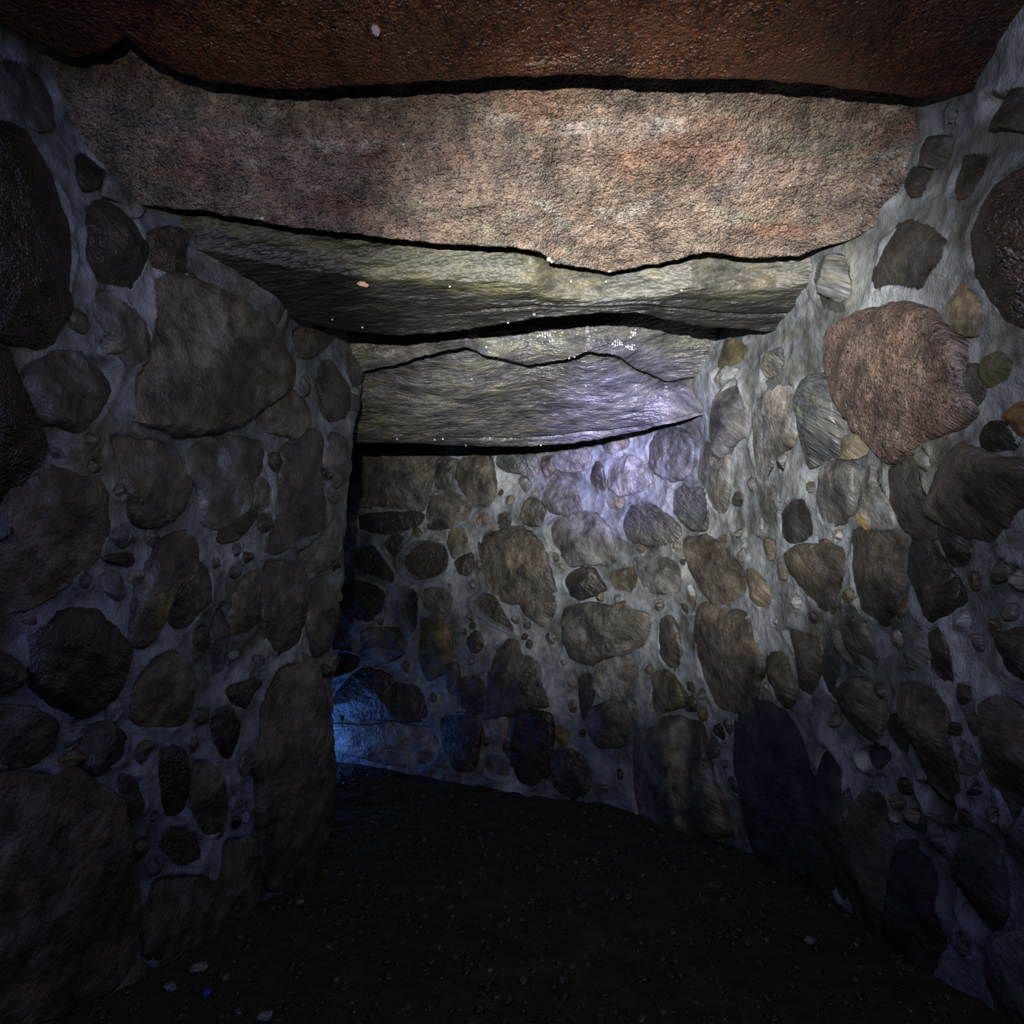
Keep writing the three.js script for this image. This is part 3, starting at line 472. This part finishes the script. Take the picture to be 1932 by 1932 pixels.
// ---------------------------------------------------------------- the roof above the capstones, and the floor
function box(name, w, h, d, x, y, z, m) {
  const g = new THREE.BoxGeometry(w, h, d); g.setAttribute('color', new THREE.Float32BufferAttribute(new Float32Array(g.attributes.position.count * 3).fill(1), 3));
  const o = shade(new THREE.Mesh(g, m)); o.name = name; o.position.set(x, y, z); o.userData.kind = 'structure'; scene.add(o); return o;
}
box('ceiling', 5.9, 0.3, 8.4, -1.0, HT + 0.15, -2.4, M.soil);
function floorY(x, z) { return 0.035 * fbm(x * 1.3, z * 1.3, 3, 3) + 0.012 * noise(x * 9, z * 9, 5) + 0.006 * noise(x * 26, z * 26, 5) + 0.07 * sstep(-0.2, -1.2, x) * sstep(-3.8, -4.6, z); }
{
  const x0 = -3.9, x1 = 1.9, z0 = -6.6, z1 = 1.8, st = 0.03, nx = Math.round((x1 - x0) / st), nz = Math.round((z1 - z0) / st), pos = [], uv = [], col = [], idx = [];
  for (let j = 0; j <= nz; j++) for (let i = 0; i <= nx; i++) { const x = x0 + (x1 - x0) * i / nx, z = z0 + (z1 - z0) * j / nz, v = 1 + 0.5 * fbm(x * 2, z * 2, 2, 3); pos.push(x, floorY(x, z), z); uv.push(x, z); col.push(v, v, v); }
  const w = nx + 1;
  for (let j = 0; j < nz; j++) for (let i = 0; i < nx; i++) { const a = j * w + i; idx.push(a, a + w, a + 1, a + 1, a + w, a + w + 1); }
  const g = new THREE.BufferGeometry();
  g.setAttribute('position', new THREE.Float32BufferAttribute(pos, 3)); g.setAttribute('uv', new THREE.Float32BufferAttribute(uv, 2)); g.setAttribute('color', new THREE.Float32BufferAttribute(col, 3)); g.setIndex(idx); g.computeVertexNormals();
  const slab = new THREE.BoxGeometry(x1 - x0, 0.3, z1 - z0).translate((x0 + x1) / 2, -0.26, (z0 + z1) / 2);
  slab.setAttribute('color', new THREE.Float32BufferAttribute(new Float32Array(slab.attributes.position.count * 3).fill(1), 3));
  const o = shade(new THREE.Mesh(mergeGeometries([g, slab]), M.soil)); o.name = 'floor'; o.userData.kind = 'structure'; scene.add(o);
}

// ---------------------------------------------------------------- capstones: great slabs across the passage, each lower than the one before
class Edge {                                                           // the far lower edge of a slab, from pixels at a known height above the eye
  constructor(list) {
    const P = list.map(([px, py, h]) => { const [dx, dy, dz] = ray(px, py), t = h / dy; return [dx * t, 1 + h, dz * t]; }).sort((a, b) => a[0] - b[0]);
    this.c = P;
  }
  at(x) {
    const P = this.c, n = P.length;
    if (x <= P[0][0]) return [P[0][1], P[0][2]];
    if (x >= P[n - 1][0]) return [P[n - 1][1], P[n - 1][2]];
    let i = 0; while (P[i + 1][0] < x) i++;
    const t = (x - P[i][0]) / (P[i + 1][0] - P[i][0]), u = t * t * (3 - 2 * t) * 0.5 + t * 0.5;
    return [mix(P[i][1], P[i + 1][1], u), mix(P[i][2], P[i + 1][2], u)];
  }
}
const edge = (h, flat) => { const l = []; for (let i = 0; i < flat.length; i += 2) l.push([flat[i], flat[i + 1], typeof h === 'function' ? h(flat[i]) : h]); return new Edge(l); };
const e1 = edge(1.37, [-120, 10, 0, 45, 60, 75, 110, 100, 150, 108, 190, 97, 222, 80, 235, 66, 250, 84, 290, 115, 340, 138, 400, 155, 480, 163, 560, 167, 700, 160, 830, 153, 980, 144, 1100, 140, 1250, 149, 1400, 149, 1500, 155, 1620, 170, 1740, 184, 1820, 175, 1880, 152, 1960, 120]);
const e2 = edge(1.25, [200, 380, 280, 390, 370, 396, 450, 410, 560, 430, 650, 440, 760, 452, 850, 462, 960, 466, 1010, 474, 1050, 498, 1150, 513, 1230, 500, 1330, 477, 1420, 487, 1500, 483, 1590, 458, 1700, 400]);
const e3 = edge(1.165, [420, 560, 535, 601, 580, 612, 650, 625, 740, 633, 850, 627, 950, 610, 1030, 599, 1130, 591, 1210, 591, 1260, 605, 1350, 618, 1450, 625, 1560, 630]);
const e4 = edge(1.21, [600, 706, 680, 701, 740, 690, 800, 672, 850, 660, 880, 655, 920, 672, 1000, 689, 1060, 680, 1110, 664, 1160, 670, 1210, 700, 1260, 720, 1290, 715, 1360, 705]);
const e5 = edge(1.01, [560, 836, 660, 836, 760, 836, 870, 841, 960, 843, 1050, 840, 1120, 831, 1200, 815, 1260, 800, 1330, 782]);
const before = (e, dy, dz) => ({ at: x => { const [y, z] = e.at(x); return [y + dy, z + dz]; } });

function capstone(name, label, m, x0, x1, front, far, profile, o) {
  const nx = Math.round((x1 - x0) / 0.011), nv = o.nv ?? 60, nb = 10, rows = [], pos = [], uv = [], col = [], idx = [];
  const id = o.id, W = nv + 1 + nb;
  for (let i = 0; i <= nx; i++) {
    const x = x0 + (x1 - x0) * i / nx, [fy, fz] = front.at(x), [ey, ez] = far.at(x);
    const rough = 0.006 * noise(x * 22, id, 1) + 0.003 * noise(x * 60, id, 2);
    for (let k = 0; k <= nv; k++) {
      const v = k / nv, [a, b] = profile(v, x);                        // a: how far from the front to the far edge, b: how far down
      const bulge = o.bulge * Math.sin(Math.PI * Math.pow(v, o.skew ?? 1));
      const q = sstep(0, 0.1, v) * sstep(0, 0.06, 1 - v) ;
      let n = (o.amp ?? 1) * (0.030 * fbm(x * 2.1 + id, v * 1.6, id, 3) + 0.014 * fbm(x * 6 + id, v * 5, id, 3) + 0.004 * noise(x * 40, v * 26, id)) * q;
      if (o.layers) { const yy = v * o.layers + 1.3 * noise(x * 1.1, v * 1.2, id + 3) + 0.3 * noise(x * 5, v * 4, id); n += 0.016 * (Math.abs(((yy % 1) + 1) % 1 - 0.5) - 0.25) * q * sstep(-0.2, 0.25, noise(x * 1.7, v * 2.5, id + 8)); }
      if (o.groove) { const [gv, gx, gd] = o.groove; n -= gd * Math.exp(-(((v - gv - 0.03 * noise(x * 2.2, 3, id) - 0.008 * noise(x * 12, 5, id)) / 0.014) ** 2)) * sstep(gx, gx + 0.3, x); }
      pos.push(x, mix(fy, ey, b) - (bulge + n) * 0.75 + rough * (1 - q), mix(fz, ez, a) + (bulge + n) * 0.66);
      { const n3 = pos.length; uv.push(x + id * 0.31, id * 0.17 - 0.85 * pos[n3 - 1] - 0.75 * pos[n3 - 2] + 0.06 * x); }
      col.push(...o.tint(x, v, id));
    }
    for (let k = 1; k <= nb; k++) {                                    // round the far edge, up the back, over the top and down the front
      const q = [[0.006, -0.004], [0.02, -0.012], [0.05, -0.02], [0.12, -0.03], [0.28, -0.035]][k - 1];
      let y, z;
      if (q) { y = ey + q[0] + rough; z = ez + q[1]; } else { const t = (k - 5) / 5; y = mix(ey + 0.30, fy + 0.22 - 0.18 * t * t, t); z = mix(ez - 0.035, fz, t); }
      pos.push(x, y, z); uv.push(x, v2(k)); col.push(...o.tint(x, 1, id));
    }
  }
  function v2(k) { return 0.5 + k * 0.04; }
  for (let i = 0; i < nx; i++) for (let k = 0; k < W; k++) { const a = i * W + k, b = i * W + (k + 1) % W; idx.push(a, a + W, b, b, a + W, b + W); }
  for (const [i, s] of [[0, 1], [nx, -1]]) { const c = pos.length / 3; let sy = 0, sz = 0; for (let k = 0; k < W; k++) { sy += pos[(i * W + k) * 3 + 1] / W; sz += pos[(i * W + k) * 3 + 2] / W; } pos.push(pos[i * W * 3], sy, sz); uv.push(0, 0); col.push(1, 1, 1); for (let k = 0; k < W; k++) { const a = i * W + k, b = i * W + (k + 1) % W; s > 0 ? idx.push(a, b, c) : idx.push(b, a, c); } }
  const g = new THREE.BufferGeometry();
  g.setAttribute('position', new THREE.Float32BufferAttribute(pos, 3)); g.setAttribute('uv', new THREE.Float32BufferAttribute(uv, 2)); g.setAttribute('color', new THREE.Float32BufferAttribute(col, 3)); g.setIndex(idx); g.computeVertexNormals();
  const s = shade(new THREE.Mesh(g, m)); s.name = nameFor(name); s.userData = { label, category: 'capstone' }; scene.add(s);
  return s;
}
const lin = v => [v, v];
const blot = (x, v, id, a) => 1 + a * fbm(x * 3.2 + id, v * 2.5, id, 4);
const t1 = (x, v, id) => { const b = blot(x, v, id, 0.9), d = sstep(0.05, 0.3, fbm(x * 2.3, v * 3 + 4, 12, 4)); return [b * (1 - 0.45 * d), b * (1 - 0.3 * d), b * (1 - 0.15 * d)]; };
const t2 = (x, v, id) => {
  const b = blot(x, v, id, 0.5), r = sstep(0.02, 0.3, fbm(x * 2.6 + 3, v * 3.4, 7, 4)), g = sstep(0.05, 0.3, fbm(x * 3.4 + 9, v * 4.5, 17, 4)), p = sstep(0.18, 0.34, fbm(x * 4 + 1, v * 5.5, 27, 4)), k = sstep(0.1, 0.35, fbm(x * 5 + 2, v * 3, 37, 3));
  return [b * (1 + 0.10 * r - 0.12 * g + 0.5 * p - 0.25 * k), b * (1 - 0.14 * r + 0.08 * g + 0.75 * p - 0.2 * k), b * (1 - 0.22 * r + 0.02 * g + 0.95 * p - 0.12 * k)];
};
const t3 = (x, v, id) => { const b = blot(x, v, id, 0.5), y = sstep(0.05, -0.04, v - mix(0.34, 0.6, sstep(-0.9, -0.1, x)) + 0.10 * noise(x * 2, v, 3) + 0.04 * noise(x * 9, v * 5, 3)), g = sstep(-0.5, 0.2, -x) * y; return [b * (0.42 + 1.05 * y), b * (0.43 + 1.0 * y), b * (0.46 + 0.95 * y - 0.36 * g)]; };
const t4 = (x, v, id) => { const b = blot(x, v, id, 0.7), y = sstep(-0.2, -0.7, x) * sstep(-0.1, 0.3, fbm(x * 5, v * 9, 5, 3) + 0.1); return [b * (1 + 0.05 * y), b * (1 - 0.04 * y), b * (1 - 0.35 * y)]; };
const zf = { at: () => [2.62, -0.62] };
const cap1 = capstone('capstone', 'nearest capstone, dark rust-red, with a notch in its lower edge near the left wall', M.capRust, -1.7, 1.75, zf, e1, lin, { bulge: 0.10, id: 1.3, tint: t1, nv: 90 });
const cap2 = capstone('capstone', 'brightly lit pinkish-brown granite capstone, second from the front and the broadest in view', M.capGranite, -1.4, 1.4, { at: x => { let y = 0, z = 0; for (let k = -6; k <= 6; k++) { const q = e1.at(x + k * 0.05); y += q[0] / 13; z += q[1] / 13; } return [y + 0.16, z - 0.12]; } }, e2, v => [Math.pow(v, 0.85), Math.pow(v, 1.4)], { bulge: 0.03, id: 5.2, tint: t2, nv: 100 });
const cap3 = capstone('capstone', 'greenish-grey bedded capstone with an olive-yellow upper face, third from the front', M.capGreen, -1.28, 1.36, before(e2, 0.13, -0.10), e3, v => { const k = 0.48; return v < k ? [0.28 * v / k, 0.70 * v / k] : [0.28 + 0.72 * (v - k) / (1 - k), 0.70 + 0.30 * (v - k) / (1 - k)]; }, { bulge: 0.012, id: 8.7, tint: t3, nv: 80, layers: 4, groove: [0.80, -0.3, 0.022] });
const cap4 = capstone('capstone', 'wet grey slab with scalloped lower edge, between the greenish capstone and the last lintel', M.capGrey, -1.15, 1.15, before(e3, 0.24, -0.42), e4, lin, { bulge: 0.03, id: 11.9, tint: t4, nv: 60, amp: 0.7 });
const cap5 = capstone('capstone', 'farthest capstone, a grey bedded lintel with a violet sheen above the rubble wall', M.capGrey, -1.3, 1.05, before(e4, 0.07, -0.07), e5, lin, { bulge: 0.04, id: 14.3, tint: t4, nv: 90, amp: 1.3, layers: 5, groove: [0.90, -0.35, 0.028] });

// roof slabs farther on, out of sight of the lens, that keep the daylight out
box('ceiling_001', 4.6, 0.3, 3.2, -1.2, 2.52, -5.3, M.soil);

// ---------------------------------------------------------------- droplets on the wet slab
const dropMat = new THREE.MeshPhysicalMaterial({ color: 0xffffff, roughness: 0.12, metalness: 0, transmission: 0.3, thickness: 0.01, ior: 1.33, specularIntensity: 1 });
function onSlab(cap, nv) {                                             // the point of a slab's underside that shows at a pixel
  const pa = cap.geometry.attributes.position, W = nv + 11, P = [];
  for (let i = 0; i < pa.count; i++) if (i % W <= nv) { const x = pa.getX(i), y = pa.getY(i) - 1, z = pa.getZ(i), d = y * SP - z * CP; P.push([966 + F * x / d, 966 - F * (y * CP + z * SP) / d, i]); }
  return (px, py) => { let b = 1e9, bi = 0; for (const q of P) { const d = (q[0] - px) ** 2 + (q[1] - py) ** 2; if (d < b) { b = d; bi = q[2]; } } return [pa.getX(bi), pa.getY(bi), pa.getZ(bi)]; };
}
const dropShape = new THREE.SphereGeometry(1, 10, 8);
function droplets(cap, nv, list) {
  const find = onSlab(cap, nv), im = new THREE.InstancedMesh(dropShape, dropMat, list.length);
  list.forEach(([px, py, r], i) => { const [x, y, z] = find(px, py); im.setMatrixAt(i, new THREE.Matrix4().compose(new THREE.Vector3(x, y - 0.002, z + 0.002), new THREE.Quaternion(), new THREE.Vector3(r, r * 0.8, r))); });
  im.name = 'water_droplets'; im.userData.kind = 'stuff'; im.castShadow = im.receiveShadow = true; cap.add(im);
}
{
  const list = [];
  for (const [cx, cy, sx, sy, n] of [[1030, 632, 14, 9, 20], [1165, 647, 10, 6, 22], [1192, 655, 9, 5, 20], [1195, 630, 7, 8, 14], [1040, 645, 8, 5, 6], [915, 655, 6, 3, 2], [1075, 676, 6, 3, 3]]) for (let k = 0; k < n; k++) list.push([cx + (rnd() + rnd() - 1) * sx * 1.3, cy + (rnd() + rnd() - 1) * sy * 1.3, 0.0022 + 0.0026 * rnd()]);
  droplets(cap4, 60, list);
  droplets(cap2, 100, [[494, 412, 0.004], [1035, 492, 0.008], [1039, 497, 0.006], [1150, 512, 0.004], [764, 273, 0.003], [1490, 350, 0.003]]);
  droplets(cap3, 80, [[1075, 530, 0.004], [1143, 530, 0.004], [1288, 549, 0.004], [850, 540, 0.004], [628, 602, 0.004], [684, 618, 0.004], [1008, 593, 0.005], [960, 608, 0.004]]);
  droplets(cap5, 90, [[750, 828, 0.005], [837, 828, 0.006], [822, 830, 0.005], [1020, 845, 0.005], [880, 842, 0.004], [1105, 728, 0.003], [1238, 762, 0.004], [892, 715, 0.004]]);
}
// two dry flecks that cling to the slabs
function fleck(cap, nv, px, py, len, wide, turn, color, label) {
  const g = new THREE.SphereGeometry(1, 20, 12), p = g.attributes.position;
  for (let i = 0; i < p.count; i++) { const x = p.getX(i), y = p.getY(i), z = p.getZ(i), n = 1 + 0.35 * noise(x * 2 + px, y * 2, z * 2); p.setXYZ(i, x * len * n * (1 - 0.3 * y), y * wide * n, z * 0.004 + 0.25 * len * x * x); }
  g.computeVertexNormals();
  const o = shade(new THREE.Mesh(g, new THREE.MeshPhysicalMaterial({ color: new THREE.Color().setRGB(...color), roughness: 0.7 }))), [x, y, z] = onSlab(cap, nv)(px, py);
  o.name = nameFor('leaf_fragment'); o.position.set(x, y - 0.004, z + 0.005); o.rotation.set(0.5, 0, turn); o.userData = { label, category: 'leaf fragment' }; scene.add(o);
}
fleck(cap3, 80, 688, 536, 0.020, 0.009, -0.2, [0.55, 0.32, 0.2], 'small tan dry fleck clinging to the dark lower face of the greenish capstone');
fleck(cap1, 90, 708, 60, 0.009, 0.014, 0.3, [0.16, 0.12, 0.10], 'small greyish flake stuck to the rust-red capstone at the top');

// ---------------------------------------------------------------- gravel and loose pebbles on the dark floor
function pebbleGeometry(k, flat) {
  const g = new THREE.IcosahedronGeometry(1, 2), p = g.attributes.position;
  for (let i = 0; i < p.count; i++) { const x = p.getX(i), y = p.getY(i), z = p.getZ(i), n = 1 + 0.45 * noise(x * 1.1 + k * 5, y * 1.1, z * 1.1 + k); p.setXYZ(i, x * n, y * n * flat, z * n * 0.8); }
  g.setAttribute('color', new THREE.Float32BufferAttribute(new Float32Array(p.count * 3).fill(1), 3)); g.computeVertexNormals(); return g;
}
function onFloor(px, py) { const [dx, dy, dz] = ray(px, py); let t = -1 / dy; for (let k = 0; k < 5; k++) t = (floorY(dx * t, dz * t) - 1) / dy; return [dx * t, dz * t]; }
{
  const N = 5200, im = new THREE.InstancedMesh(pebbleGeometry(1, 0.55), new THREE.MeshPhysicalMaterial({ color: new THREE.Color().setRGB(0.03, 0.027, 0.021), roughness: 0.4, vertexColors: true }), N), c = new THREE.Color();
  let n = 0;
  while (n < N) {
    const x = -2.2 + 3.5 * rnd(), z = -0.9 - 4.1 * rnd();
    if (left.depth(x, 0, z)[0] < 0.02 || right.depth(x, 0, z)[0] < 0.02) continue;
    const r = 0.004 + 0.013 * Math.pow(rnd(), 3), v = 0.35 + 1.4 * Math.pow(rnd(), 3);
    im.setMatrixAt(n, new THREE.Matrix4().compose(new THREE.Vector3(x, floorY(x, z) + r * 0.1, z), new THREE.Quaternion().setFromEuler(new THREE.Euler(rnd() * 0.5, rnd() * 6.28, rnd() * 0.5)), new THREE.Vector3(r, r, r)));
    im.setColorAt(n, c.setRGB(v, v * 0.98, v * 0.92)); n++;
  }
  im.name = 'gravel'; im.userData = { kind: 'stuff', label: 'fine dark gravel strewn over the earth floor', category: 'gravel' }; im.castShadow = im.receiveShadow = true; scene.add(im);
}
const pebbleMat = (r, g, b) => new THREE.MeshPhysicalMaterial({ color: new THREE.Color().setRGB(r, g, b), roughness: 0.45, vertexColors: true, map: stoneMap });
const pale = pebbleMat(0.28, 0.28, 0.28), blue = pebbleMat(0.05, 0.07, 0.75);
for (const [px, py, r, m, label] of [
  [375, 1832, 0.026, pale, 'pale grey pebble near the left wall, largest of the loose ones on the floor'],
  [320, 1866, 0.020, pale, 'flat light pebble on the floor just left of the blue fragment'],
  [391, 1876, 0.015, blue, 'tiny bright blue fragment on the dark floor at lower left'],
  [565, 1705, 0.016, pale, 'light pebble on the floor below the upright slab of the left wall'],
  [500, 1922, 0.020, pale, 'pale flat pebble at the bottom edge, right of the blue fragment'],
  [925, 1834, 0.010, pale, 'small pale pebble alone in the middle of the black floor'],
  [1528, 1780, 0.022, pale, 'light grey pebble on the floor beside the foot of the right wall'],
]) {
  const [x, z] = onFloor(px, py), s = shade(new THREE.Mesh(pebbleGeometry(px * 0.13, 0.5), m)); s.scale.setScalar(r); s.rotation.y = px;
  s.name = nameFor(m === blue ? 'blue_fragment' : 'pebble'); s.position.set(x, floorY(x, z) + r * 0.35, z); s.userData = { label, category: m === blue ? 'fragment' : 'pebble' }; scene.add(s);
}

renderer.render(scene, camera);
